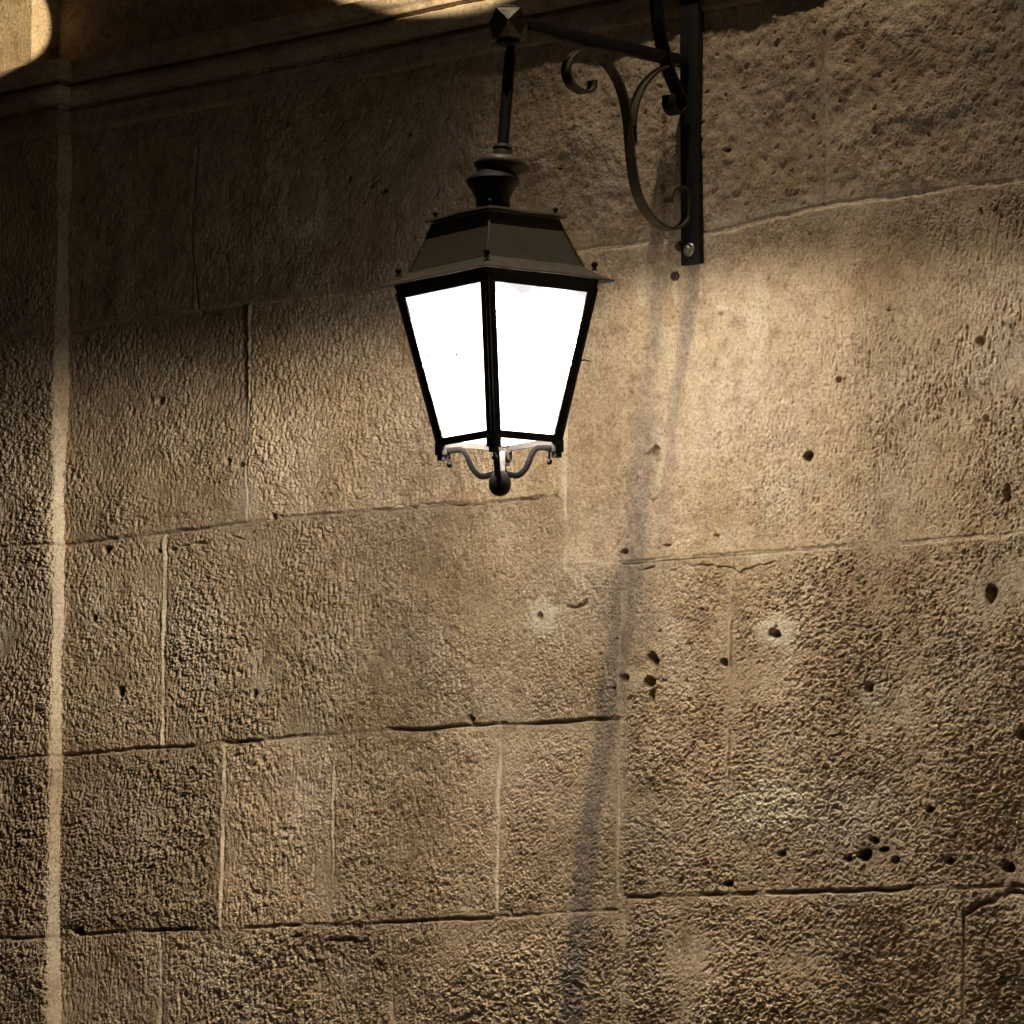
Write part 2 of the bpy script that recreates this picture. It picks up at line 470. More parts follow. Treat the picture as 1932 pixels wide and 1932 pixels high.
def build_panel(name, xs, zs, y0, main=True, turn=None):
    """xs, zs: uniform fine axes (metres) already decimated through index arrays -> mesh in world space.
    turn: optional function (s, h) -> (x, y) that wraps the strip round a corner."""
    xi, zi = xs
    x_full0, nx, z_full0, nz = zs
    ix = np.array(xi); iz = np.array(zi)
    sel = np.ix_(iz, ix)
    X = (x_full0 + ix * G).astype(np.float32)[None, :].repeat(len(iz), 0)
    Z = (z_full0 + iz * G).astype(np.float32)[:, None].repeat(len(ix), 1)
    sd = 100 if main else 200
    V = fft_noise(nx, nz, .0019, .0062, R(-9), sd + 1, 4.2)[sel]
    H = fft_noise(nx, nz, .0037, .0021, R(24), sd + 2, 5.5)[sel]
    I = fft_noise(nx, nz, .0022, .0023, 0, sd + 3, 6.0)[sel]
    F = fft_noise(nx, nz, .0013, .0014, 0, sd + 4)[sel]
    B = fft_noise(nx, nz, .050, .045, 0, sd + 5, None)[sel]
    BB = fft_noise(nx, nz, .17, .15, 0, sd + 6, None)[sel]
    BB -= BB.mean(); B -= B.mean()
    C1 = fft_noise(nx, nz, .0085, .0075, 0, sd + 7)[sel]
    CH = fft_noise(nx, nz, .0095, .0055, R(38), sd + 11)[sel]
    W1 = fft_noise(nx, nz, .012, .012, 0, sd + 8, None)[sel]
    W2 = fft_noise(nx, nz, .05, .05, 0, sd + 9, None)[sel]
    px2 = lambda p: on_wall(p[0], p[1], y0)
    # amplitude and direction of the tooling
    num = np.zeros_like(X); den = np.full_like(X, 1e-4); 
    for px, py, a in AMP:
        cx, cz = px2((px, py))
        w = np.exp(-((X - cx) ** 2 + (Z - cz) ** 2) / (2 * .2 ** 2)) + 1e-5
        num += a * w; den += w
    A = num / den * .00118
    A *= 1 + .28 * B
    A = np.clip(A, .0007, .009)
    hx = sstep(-1.5, .3, X) * sstep(3.3, 2.5, Z) + .35 * sstep(-.2, .8, X)
    hx = np.clip(hx + .25 * BB, 0, 1)
    rel = V * (1 - hx) * 1.0 + H * hx * .62 + I * .62 + .30 * C1
    rel /= 1.15
    rel = np.where(rel > .35, .35 + (rel - .35) * .45, rel)      # worn flat tops, deep gouges
    rel = np.where(rel < -.5, -.5 + (rel + .5) * 1.45, rel)
    wob = .0011 * W1 + .0014 * W2
    Xw, Zw = X + wob, Z + np.roll(wob, 37, 0)
    hgt = np.zeros_like(X)
    st = np.zeros(X.shape + (4,), np.float32)
    st[..., 3] = .5
    damp = np.ones_like(X)

    def window(pts, m):
        a = np.array(pts)
        x0, x1, z0, z1 = a[:, 0].min() - m, a[:, 0].max() + m, a[:, 1].min() - m, a[:, 1].max() + m
        jx = np.where((X[0] >= x0) & (X[0] <= x1))[0]
        jz = np.where((Z[:, 0] >= z0) & (Z[:, 0] <= z1))[0]
        if len(jx) == 0 or len(jz) == 0:
            return None
        return (slice(jz[0], jz[-1] + 1), slice(jx[0], jx[-1] + 1))

    joints = (J_MAIN + V_MAIN) if main else [
        ([(-300, 690), (0, 637), (60, 622), (140, 608)], .006, .004, .15), ([(-300, 1062), (0, 1033), (60, 1028), (140, 1021)], .005, .008, .1),
        ([(-300, 1448), (0, 1431), (60, 1427), (140, 1422)], .005, .007, .1), ([(-300, 1778), (0, 1770), (140, 1765)], .006, .012, .08)]
    for pts, hw, dep, pale in joints:
        p = [px2(q) for q in pts]
        w = window(p, .09)
        if w is None: continue
        d = poly_dist(Xw[w], Zw[w], p)
        g = np.exp(-(d / hw) ** 4)
        along = np.clip(.75 + .5 * W2[w] + .25 * W1[w], .1, 1.4)
        hgt[w] -= dep * g * along
        if dep < 0:
            pz = np.array(p)[::-1]
            sg = Xw[w] - np.interp(Zw[w], pz[:, 1], pz[:, 0])
            ok = (Zw[w] > pz[0, 1]) & (Zw[w] < pz[-1, 1])
            hgt[w] -= .007 * np.exp(-((sg - .0075) / .0034) ** 2) * ok * np.clip(.8 + .6 * W2[w], .15, 1.3)
        elif hw < .0062 and dep > .005:
            st[w][..., 2] = np.maximum(st[w][..., 2], .35 * g)
        damp[w] = np.minimum(damp[w], 1 - .86 * np.exp(-(d / (hw * 1.5)) ** 2))
        damp[w] = np.minimum(damp[w], .50 + .50 * sstep(.010, .045, d))
        st[w][..., 0] = np.maximum(st[w][..., 0], pale * np.exp(-(d / (hw * 1.25)) ** 2) * np.clip(.8 + .4 * W2[w], 0, 1.3))
    if main:
        for pts, hw, dep in CRACKS:
            gj = np.random.default_rng(int(pts[0][0]))
            pj = [pts[0]]
            for (xa, ya), (xb, yb) in zip(pts[:-1], pts[1:]):
                m_ = max(1, int(math.hypot(xb - xa, yb - ya) / 9))
                for t in range(1, m_ + 1):
                    pj.append((xa + (xb - xa) * t / m_ + gj.normal(0, 1.5), ya + (yb - ya) * t / m_ + gj.normal(0, 3.0)))
            p = [px2(q) for q in pj]
            w = window(p, .06)
            if w is None: continue
            d = poly_dist(X[w], Z[w], p)
            hgt[w] -= dep * np.exp(-(d / hw) ** 2) * np.clip(.9 + .6 * W1[w], .0, 1.5)
        for px, py, rx, rz, dep in HOLES:
            cx, cz = px2((px, py))
            w = window([(cx, cz)], .06)
            if w is None: continue
            q = np.hypot((Xw[w] + .5 * wob[w] - cx) / (rx * .00175), (Zw[w] - cz) / (rz * .00135))
            q = q * (1 + .12 * W1[w])
            hgt[w] -= dep * .0020 * sstep(1.10, .74, q)
            if rx >= 6 and dep >= 16: st[w][..., 2] = np.maximum(st[w][..., 2], .8 * sstep(1.02, .86, q))  # shade inside the holes painted in with the rust colour
        def blobs(lst, ch, fall=.9):
            for px, py, rx, ry, s in lst:
                cx, cz = px2((px, py))
                sx, sz = rx / 745 / .757, ry / 720
                w = window([(cx - sx, cz - sz), (cx + sx, cz + sz)], max(sx, sz) * 1.5)
                if w is None: continue
                q = np.hypot((X[w] - cx) / sx, (Z[w] - cz) / sz) * (1 + .16 * W1[w] + .12 * W2[w] + .14 * I[w])
                st[w][..., ch] = np.maximum(st[w][..., ch], s * sstep(1.25, 1.25 - fall, q))
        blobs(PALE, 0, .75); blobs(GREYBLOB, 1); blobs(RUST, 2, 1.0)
        for px, py, rx, ry in [(1022, 1160, 28, 44), (1462, 1192, 38, 34), (1215, 800, 36, 30), (407, 1282, 20, 24), (485, 1300, 22, 28), (572, 378, 30, 42), (1190, 1285, 24, 26)]:
            cx, cz = px2((px, py)); sx, sz = rx / 745 / .757, ry / 720
            w = window([(cx, cz)], .2)
            if w is None: continue
            q = np.hypot((X[w] - cx) / sx, (Z[w] - cz) / sz) * (1 + .15 * W1[w])
            damp[w] = np.minimum(damp[w], .25 + .75 * sstep(.7, 1.2, q))
            hgt[w] += .0025 * sstep(1.1, .7, q)
        for px, py, rx, ry, wd, s in RINGS:
            cx, cz = px2((px, py)); sx, sz = rx / 745 / .757, ry / 720
            w = window([(cx, cz)], .2)
            q = np.maximum(np.abs(X[w] - cx) / sx, 0) ** 2.6 + (np.abs(Z[w] - cz) / sz) ** 2.6
            q = q ** (1 / 2.6) + .06 * W1[w]
            st[w][..., 0] = np.maximum(st[w][..., 0], s * np.exp(-((q - 1) / .22) ** 2))
            hgt[w] += .003 * np.exp(-((q - 1) / .2) ** 2)
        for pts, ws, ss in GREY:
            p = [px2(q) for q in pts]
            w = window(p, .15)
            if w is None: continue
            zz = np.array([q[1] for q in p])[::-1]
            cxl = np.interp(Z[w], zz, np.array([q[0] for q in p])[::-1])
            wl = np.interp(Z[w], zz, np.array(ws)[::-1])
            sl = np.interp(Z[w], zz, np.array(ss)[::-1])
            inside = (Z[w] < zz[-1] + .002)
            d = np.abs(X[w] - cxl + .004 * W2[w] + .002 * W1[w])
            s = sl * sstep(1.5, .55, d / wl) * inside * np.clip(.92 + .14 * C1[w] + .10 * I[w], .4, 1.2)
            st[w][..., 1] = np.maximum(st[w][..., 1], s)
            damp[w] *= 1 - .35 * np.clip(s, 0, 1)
        # conduit clip stubs left along the grey band
        for px, py in ((1232, 935), (1222, 848)):
            cx, cz = px2((px, py)); w = window([(cx, cz)], .05)
            q = np.hypot((X[w] - cx) / .016, (Z[w] - cz) / .013)
            hgt[w] += .010 * sstep(1.1, .6, q)
        # block faces: every stone sits a little differently
        rows = [J_MAIN[0][0], None, None, None]
        L2 = np.interp(X[0], *np.array([px2(q) for q in J_MAIN[0][0]]).T)
        l3 = np.interp(X[0], *np.array([px2(q) for q in J_MAIN[1][0]]).T); l3r = np.interp(X[0], *np.array([px2(q) for q in J_MAIN[2][0]]).T)
        l4 = np.interp(X[0], *np.array([px2(q) for q in J_MAIN[3][0]]).T)
        l5 = np.interp(X[0], *np.array([px2(q) for q in J_MAIN[4][0]]).T); l5r = np.interp(X[0], *np.array([px2(q) for q in J_MAIN[5][0]]).T)
        xA = px2((1065, 1000))[0]; xB = px2((1171, 1400))[0]
        l3 = np.where(X[0] > xA, l3r, l3); l4 = np.where(X[0] > xB, l5r, l4); l5 = np.where(X[0] > xB, l5r, l5)
        row = (Z < L2).astype(int) + (Z < l3) + (Z < l4) + (Z < l5)
        cols = {0: [370, 1558], 1: [468, 1066], 2: [307, 1172], 3: [417, 627, 940, 1172], 4: [305, 740, 1180, 1817]}
        g = np.random.default_rng(5)
        for rr in range(5):
            xv = [px2((c, [400, 780, 1200, 1560, 1840][rr]))[0] for c in cols[rr]]
            ci = np.searchsorted(np.array(xv), X[0])
            for k in range(len(xv) + 1):
                m = (row == rr) & (ci[None, :] == k)
                if not m.any(): continue
                lift, tx, tz, ton = g.uniform(-.002, .002), g.uniform(-.008, .008), g.uniform(-.010, .010), g.uniform(-.1, .1)
                if rr == 1 and k == 0: lift, tx, tz, ton = -.002, -.010, -.02, -.1
                if rr == 1 and k == 1: lift, tx, tz, ton = .003, .004, .012, .1
                xm, zm = X[m].mean(), Z[m].mean()
                A[m] *= g.uniform(.75, 1.25)
                hgt[m] += lift + tx * (X[m] - xm) + tz * (Z[m] - zm)
                st[m, 3] = np.clip(.5 + ton * 1.3 + {(0, 2): -.10, (0, 0): -.06, (3, 0): -.10, (3, 1): .06, (1, 1): .10, (4, 1): -.06, (4, 2): -.04}.get((rr, k), 0), .25, .75)
        # faded band along the second course joint
    # scattered weathering pits
    g = np.random.default_rng(31 if main else 32)
    n = 800 if main else 160
    for _ in range(n):
        k = g.integers(0, len(ix)); l = g.integers(0, len(iz))
        if g.random() > min(1, A[l, k] / .0034): continue
        cx, cz = X[l, k], Z[l, k]
        rr = g.uniform(.0025, .006) * (1.6 if g.random() < .1 else 1)
        w = window([(cx, cz)], rr * 3)
        if w is None: continue
        q = np.hypot((Xw[w] - cx) / rr, (Zw[w] - cz) / (rr * g.uniform(.7, 1.5)))
        hgt[w] -= rr * g.uniform(.6, 1.5) * sstep(1.4, .4, q)
    top = (Z > np.interp(X[0], *np.array([px2(q) for q in J_MAIN[0][0]]).T)) if main else np.zeros_like(X)
    A *= 1 - .60 * top
    A *= 1 - .70 * (Z > 4.6)
    hgt -= .0055 * np.clip(CH - 1.75, 0, 1.6) * (.15 + .85 * top) * damp
    hgt += (.0005 * C1 + .0010 * W1 + .0016 * B) * top * damp
    hgt += A * rel * damp + A * .42 * F * (.35 + .65 * damp) + .0022 * B + .0030 * BB
    # large dark blotches of grime, and pale worn areas
    st[..., 2] = np.maximum(st[..., 2], np.clip(.10 * (W2 - .9) + .05 * (C1 - 1), 0, .25))
    st[..., 0] = np.maximum(st[..., 0], np.clip(.10 * (B - .8), 0, .2))
    if turn is None:
        P = np.stack([X, y0 - hgt, Z], -1)
    else:
        P = turn(X, Z, hgt, y0)
    nzv, nxv = X.shape
    me = bpy.data.meshes.new(name)
    idx = np.arange(nzv * nxv, dtype=np.int32).reshape(nzv, nxv)
    q = np.stack([idx[:-1, :-1], idx[:-1, 1:], idx[1:, 1:], idx[1:, :-1]], -1).reshape(-1, 4)
    me.vertices.add(nzv * nxv)
    me.vertices.foreach_set('co', P.astype(np.float32).ravel())
    me.loops.add(q.size)
    me.loops.foreach_set('vertex_index', q.ravel())
    me.polygons.add(len(q))
    me.polygons.foreach_set('loop_start', np.arange(0, q.size, 4, dtype=np.int32))
    me.polygons.foreach_set('use_smooth', np.ones(len(q), dtype=bool))
    a = me.attributes.new('stain_and_shade', 'FLOAT_COLOR', 'POINT')
    a.data.foreach_set('color', np.clip(st, 0, 1).ravel())
    me.update()
    me.validate()
    return me


def axis(lo, hi, flo, fhi, coarse):
    n = int(round((hi - lo) / G)) + 1
    i = np.arange(n)
    c = lo + i * G
    keep = ((c >= flo) & (c <= fhi)) | (i % coarse == 0) | (i == n - 1)
    return i[keep], n


XE, YP = -2.405, -0.050         # pilaster edge and projection
building = empty('stone_building', (0, 0, 0))
tag(building, 'old weathered tan ashlar stone wall with pilaster strip and moulded cornice behind the lamp', 'building')

ix, nx = axis(XE - .076, 2.6, XE - .076, 1.12, 8)
iz, nz = axis(0.0, 5.6, 1.64, 4.90, 8)
link_mesh('wall', build_panel('wall', (ix, iz), (XE - .076, nx, 0.0, nz), 0.0), MAT_STONE, building)

RET = 0.050                     # the return face turns the corner at XE
ixp, nxp = axis(-4.2, XE + RET + .012, -2.80, 0, 8)


def wrap(X, Z, hgt, y0):
    s = X - XE
    rad = .012
    a = np.clip((s + rad) / (2 * rad), 0, 1) * (math.pi / 2)       # 0 on the front, pi/2 on the return
    fx = np.where(s < -rad, X, np.where(s < rad, XE - rad + rad * np.sin(a), XE))
    fy = np.where(s < -rad, y0, np.where(s < rad, y0 + rad - rad * np.cos(a), y0 + s))
    k = 1 - .72 * sstep(-.012, .012, s)
    hh = hgt * k
    fx = fx - .06 * sstep(4.597, 4.603, Z)
    fy = fy * (1 + 1.1 * sstep(4.597, 4.603, Z))
    return np.stack([fx + np.sin(a) * hh, fy - np.cos(a) * hh, Z], -1)


pil = link_mesh('pilaster', build_panel('pilaster', (ixp, iz), (-4.2, nxp, 0.0, nz), YP, False, wrap), MAT_STONE, building)
# smooth pale return face, with the lantern's light on it painted into the colour
me = pil.data
co = np.empty(len(me.vertices) * 3, np.float32); me.vertices.foreach_get('co', co); co = co.reshape(-1, 3)
stn = np.empty(len(me.vertices) * 4, np.float32); me.attributes['stain_and_shade'].data.foreach_get('color', stn); stn = stn.reshape(-1, 4)
ret = (sstep(XE - .012, XE - .001, co[:, 0])) * (.40 + .28 * np.sin(co[:, 2] * 7.3) * np.sin(co[:, 2] * 2.9 + 1)) * (.45 + .55 * sstep(3.62, 3.50, co[:, 2])) * (.55 + .45 * sstep(2.5, 3.0, co[:, 2]))
stn[:, 0] = np.maximum(stn[:, 0], np.clip(ret, 0, 1))
me.attributes['stain_and_shade'].data.foreach_set('color', stn.ravel())

# cornice: a moulding swept along pilaster front, return and wall
prof = [(-.012, 4.393), (.010, 4.396), (.014, 4.404), (.015, 4.440), (.016, 4.462), (.012, 4.466), (-.006, 4.468), (-.006, 4.478), (.018, 4.481), (.030, 4.485),
        (.042, 4.495), (.048, 4.507), (.049, 4.518), (.045, 4.530), (.036, 4.534), (.026, 4.536), (.026, 4.543), (.052, 4.546), (.055, 4.560), (.058, 4.564),
        (.066, 4.570), (.074, 4.580), (.077, 4.592), (.075, 4.600), (.050, 4.608), (-.012, 4.618)]
fine = []
for (a0, b0), (a1, b1) in zip(prof[:-1], prof[1:]):
    k = max(1, int(math.hypot(a1 - a0, b1 - b0) / .004))
    for t in range(k):
        fine.append((a0 + (a1 - a0) * t / k, b0 + (b1 - b0) * t / k))
fine.append(prof[-1])
path = []
for x in np.arange(-4.2, XE - .004, .006): path.append((x, YP, 0, -1))
path.append((XE, YP, 1, -1))
for y in np.arange(YP + .006, -.003, .006): path.append((XE, y, 1, 0))
path.append((XE, 0, 1, -1))
for x in np.arange(XE + .006, 2.6, .006): path.append((x, 0, 0, -1))
path = np.array(path); fine = np.array(fine)
nu, nv = len(path), len(fine)
g = np.random.default_rng(3)
def smooth_noise(nu, nv, su, sv, seed):
    w = np.random.default_rng(seed).standard_normal((nu, nv))
    fu = np.fft.fftfreq(nu)[:, None]; fv = np.fft.rfftfreq(nv)[None, :]
    o = np.fft.irfft2(np.fft.rfft2(w) * np.exp(-2 * math.pi ** 2 * ((su * fu) ** 2 + (sv * fv) ** 2)), s=(nu, nv))
    return o / o.std()
nz1 = smooth_noise(nu, nv, 10, 3, 1) * .0016 + smooth_noise(nu, nv, 1.2, 1.0, 2) * .0007 + smooth_noise(nu, nv, 45, 8, 4) * .002
chip = np.clip(smooth_noise(nu, nv, 4, 2, 5) - 1.6, 0, 2) * .008
edge = np.exp(-((fine[:, 1] - 4.596) / .012) ** 2)[None, :]
off = fine[:, 0][None, :] + nz1 - chip * (.2 + edge)
P = np.stack([path[:, 0][:, None] + path[:, 2][:, None] * off, path[:, 1][:, None] + path[:, 3][:, None] * off,
              np.repeat(fine[:, 1][None, :], nu, 0) + nz1.T.mean() * 0 + smooth_noise(nu, nv, 40, 40, 9) * .0015], -1)
me = bpy.data.meshes.new('cornice')
idx = np.arange(nu * nv).reshape(nu, nv)
q = np.stack([idx[:-1, :-1], idx[1:, :-1], idx[1:, 1:], idx[:-1, 1:]], -1).reshape(-1, 4)
me.from_pydata(P.reshape(-1, 3).tolist(), [], q.tolist())
a = me.attributes.new('stain_and_shade', 'FLOAT_COLOR', 'POINT')
st = np.zeros((nu * nv, 4), np.float32); st[:, 3] = .5
st[:, 1] = .15
st[:, 2] = np.clip(smooth_noise(nu, nv, 20, 6, 12).ravel() * .10 + .05, 0, .4)
pc = P.reshape(-1, 3)
g2 = smooth_noise(nu, nv, 6, 5, 21).ravel()
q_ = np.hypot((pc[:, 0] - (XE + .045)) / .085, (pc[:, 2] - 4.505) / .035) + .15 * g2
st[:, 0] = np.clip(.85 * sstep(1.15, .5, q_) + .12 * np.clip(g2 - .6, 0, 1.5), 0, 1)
a.data.foreach_set('color', st.ravel())
link_mesh('cornice', me, MAT_STONE, building)

# ------------------------------------------------------------------ pavement
bm = bmesh.new()
vs = [bm.verts.new(p) for p in ((-60, -60, 0), (60, -60, 0), (60, .5, 0), (-60, .5, 0))]
bm.faces.new(vs)
o = obj('pavement', bm, PAVE)
tag(o, kind='structure')

# ------------------------------------------------------------------ wall bracket
br = empty('wall_bracket', (0, 0, 3.70))
tag(br, 'black wrought iron wall bracket with scroll straps holding the lantern', 'bracket')
bm = bmesh.new()
box(bm, (.009, -.014, 4.09), .063, .018, .77)
obj('wall_bar', bm, MAT_IRON, br, bevel=.002)
zx = lambda x, y: on_x(888.7 + x * .27197, y * .27197)
# arm
a0, a1 = zx(395, 172), zx(1335, 395)
a0.x = a1.x = 0
d = (a1 - a0).normalized()
a2 = a1 + d * ((-.03 - a1.y) / d.y)
bm = bmesh.new()
strap(bm, [a0 - d * .006, a0.lerp(a2, .5) + Vector((0, 0, -.002)), a2], .024, .033)
obj('arm', bm, MAT_IRON, br, bevel=.002)
big = [(842, 560), (836, 612), (800, 640), (740, 625), (685, 575), (660, 500), (675, 425), (725, 370), (800, 352), (885, 395), (960, 470), (1020, 570), (1060, 690),
       (1085, 830), (1098, 980), (1112, 1130), (1140, 1300), (1195, 1440), (1280, 1545), (1370, 1590), (1450, 1570), (1500, 1505),
       (1512, 1430), (1500, 1350), (1455, 1303), (1400, 1312), (1372, 1360), (1370, 1405)]
bm = bmesh.new()
pth = spline([zx(*p) for p in big], 7)
for v in pth: v.y = min(v.y, -.0275)
strap(bm, pth, .030, .0075)
obj('scroll_strap', bm, MAT_STRAP, br)
bm = bmesh.new()
strap(bm, spline([zx(*p) for p in [(1420, 452), (1330, 470), (1250, 525), (1185, 605), (1145, 700), (1122, 800), (1116, 900), (1122, 1000)]], 7), .028, .0075)
obj('scroll_strap', bm, MAT_STRAP, br)
bm = bmesh.new()
strap(bm, spline([zx(*p) for p in [(1090, -330), (1130, -390), (1200, -390), (1255, -300), (1272, -150), (1284, 0), (1298, 150), (1325, 310), (1365, 470), (1415, 600), (1455, 690),
                                   (1462, 750), (1435, 785), (1395, 770), (1372, 720), (1375, 660)]], 7), .040, .0095)
obj('scroll_strap', bm, MAT_IRON, br)
# rivets where straps meet
bm = bmesh.new()
for p in ((1105, 880), (905, 392)):
    c = zx(*p)
    tube(bm, [c - Vector((.018, 0, 0)), c + Vector((.018, 0, 0))], .0055, 12)
    obj('rivet', bm, MAT_IRON, br)
    bm = bmesh.new()
bm.free()
# end box
bc = on_x(959, 55)
BX = Matrix.Translation((0, bc.y, 0)) @ Matrix.Rotation(R(-4), 4, 'Z')
bm = bmesh.new()
hs, ht = .0345, .0445
sq = [BX @ Vector((sx * hs, sy * hs, 0)) for sx, sy in ((-1, -1), (1, -1), (1, 1), (-1, 1))]
tp = [BX @ Vector((x * ht, y * ht, 0)) for x, y in ((0, -1), (1, 0), (0, 1), (-1, 0))]
zb, zm, zt = 4.188, 4.231, 4.266
lo = [bm.verts.new(p + Vector((0, 0, zb))) for p in sq]
mi = [bm.verts.new(p + Vector((0, 0, zm))) for p in sq]
hi = [bm.verts.new(p + Vector((0, 0, zt))) for p in tp]
for i in range(4):
    j = (i + 1) % 4
    bm.faces.new((lo[i], lo[j], mi[j], mi[i]))
    bm.faces.new((mi[i], mi[j], hi[i]))
    bm.faces.new((mi[j], hi[j], hi[i]))
bm.faces.new(lo[::-1]); bm.faces.new(hi)
eb = obj('end_box', bm, MAT_BOX, br)
eb.data.polygons.foreach_set('use_smooth', [False] * len(eb.data.polygons))
bm = bmesh.new()
lathe(bm, [(.024, zt - .002), (.027, zt + .002), (.027, zt + .006), (.022, zt + .009), (.006, zt + .011)], Matrix.Translation((0, bc.y, 0)), 24)
obj('cap', bm, MAT_BOX, eb)
bm = bmesh.new()
lathe(bm, [(.030, zb + .001), (.031, zb - .004), (.030, zb - .012), (.022, zb - .015), (.012, zb - .017)], Matrix.Translation((0, bc.y, 0)), 24)
obj('socket', bm, MAT_IRON, eb)
bm = bmesh.new()
for (xx, yy) in ((.0352, .006),):
    ball(bm, BX @ Vector((xx, yy, 4.243)), .006)
obj('screw', bm, MAT_IRON, eb)
# bolt on the bar
bc1 = on_wall(1300, 471, -.025)
bm = bmesh.new()
Mb = Matrix.Translation((bc1[0], -.022, bc1[1])) @ Matrix.Rotation(R(90), 4, 'X')
lathe(bm, [(.0185, .0), (.0185, .004), (.016, .006), (.010, .0062)], Mb, 24)
lathe(bm, [(.0105, .006), (.0105, .014), (.008, .016)], Mb, 6)
obj('bolt', bm, MAT_STEEL, br, bevel=.0006)
bc2 = on_wall(1281, 467, -.012)
bm = bmesh.new()
Mb = Matrix.Translation((bc2[0], .006, bc2[1])) @ Matrix.Rotation(R(80), 4, 'X')
lathe(bm, [(.012, .0), (.013, .020), (.010, .026), (.004, .028)], Mb, 6)
obj('bolt', bm, MAT_STRAP, br, bevel=.0008)
# screw plug in the wall
sc = on_wall(1273, 521)
ws = empty('wall_screw', (sc[0], 0, sc[1]))
tag(ws, 'small rusty round screw plug in the stone just below the bracket bar', 'screw')
Mb = Matrix.Translation((sc[0], .004, sc[1])) @ Matrix.Rotation(R(90), 4, 'X')
bm = bmesh.new()
lathe(bm, [(.0125, .0), (.0125, .007), (.0105, .009), (.0085, .007)], Mb, 20)
obj('washer', bm, MAT_STRAP, ws)
bm = bmesh.new()
lathe(bm, [(.006, .005), (.006, .010), (.004, .012)], Mb, 6)
obj('screw_head', bm, iron_material('rust_iron', (0.06, 0.022, 0.010), .7), ws)

# ------------------------------------------------------------------ lantern
A_, B_ = on_x(935, 411), on_x(943, 915)
lean = math.atan2(B_.y - A_.y, A_.z - B_.z)
BODY = Matrix.Translation(B_) @ Matrix.Rotation(lean, 4, 'X') @ Matrix.Rotation(R(-9.5), 4, 'Z')
la = empty('street_lantern', B_ - Vector((0, 0, .028)))
tag(la, 'lit four sided iron and glass street lantern with pyramid roof hanging from the bracket', 'lantern')
SQ = ((1, -1), (1, 1), (-1, 1), (-1, -1))       # front, right, back, left


def sqr(hs, z, m=BODY, jit=0):
    return [m @ Vector((sx * hs + random.uniform(-jit, jit), sy * hs + random.uniform(-jit, jit), z + random.uniform(-jit, jit))) for sx, sy in SQ]


ZT, ZB, HT, HB = .492, .104, .180, .1105        # glazed part: top/bottom levels and half sides


def hs_at(z):
    return HB + (HT - HB) * (z - ZB) / (ZT - ZB)


# stem, collar, disc hang from the arm at a slant
s0, s1 = on_x(963.5, 92), on_x(948, 283)
s0.x = s1.x = 0
sd = (s1 - s0).normalized()
ST = Matrix.Translation(s1) @ Vector((0, 0, 1)).rotation_difference(-sd).to_matrix().to_4x4()
ln = (s1 - s0).length
bm = bmesh.new()
lathe(bm, [(.0155, -.01), (.0150, .02), (.0150, ln - .03), (.0148, ln - .012), (.0105, ln - .004), (.0105, ln + .03)], ST, 20)
obj('stem', bm, MAT_IRON, la)
bm = bmesh.new()
lathe(bm, [(.021, -.022), (.0245, -.020), (.025, -.006), (.0235, -.003), (.0235, .001), (.0255, .004), (.0235, .011), (.016, .014)], ST, 24)
obj('collar', bm, MAT_DISC, la)
bm = bmesh.new()
lathe(bm, [(.020, -.020), (.040, -.022), (.052, -.025), (.064, -.032), (.069, -.041), (.069, -.048), (.063, -.060), (.050, -.070), (.036, -.076)], ST, 36)
obj('disc', bm, MAT_DISC, la)
bm = bmesh.new()
CH = BODY @ Matrix.Translation((-.004, -.004, 0))
lathe(bm, [(.046, .688), (.043, .700), (.042, .715), (.044, .735), (.052, .752), (.062, .766), (.067, .776), (.067, .783), (.062, .790), (.045, .800), (.03, .815)], CH, 32)
obj('chimney', bm, MAT_IRON, la)

# roof
bm = bmesh.new()
rings = [sqr(.157, .553, jit=.001), sqr(.140, .597, jit=.0008), sqr(.127, .634, jit=.0008), sqr(.114, .674, jit=.0005)]
loft(bm, rings, cap=False)
bm.faces.new([bm.verts.new(p) for p in sqr(.1138, .6735)])
for i in range(4):                                # folded seams on the hips
    tube(bm, [r[i] for r in rings], .0034, 6)
roof = obj('roof', bm, MAT_ROOF, la)
bm = bmesh.new()
segs = 10


def wavy_ring(hs, z, amp, seed):
    g = random.Random(seed)
    out = []
    c = [(sx * hs, sy * hs) for sx, sy in SQ]
    for i in range(4):
        (x0, y0), (x1, y1) = c[i], c[(i + 1) % 4]
        ph = g.uniform(0, 6)
        for k in range(segs):
            t = k / segs
            out.append(BODY @ Vector((x0 + (x1 - x0) * t, y0 + (y1 - y0) * t,
                                      z + amp * math.sin(t * 7 + ph) * math.sin(math.pi * t) - (amp * .8 if k == 0 else 0))))
    return out


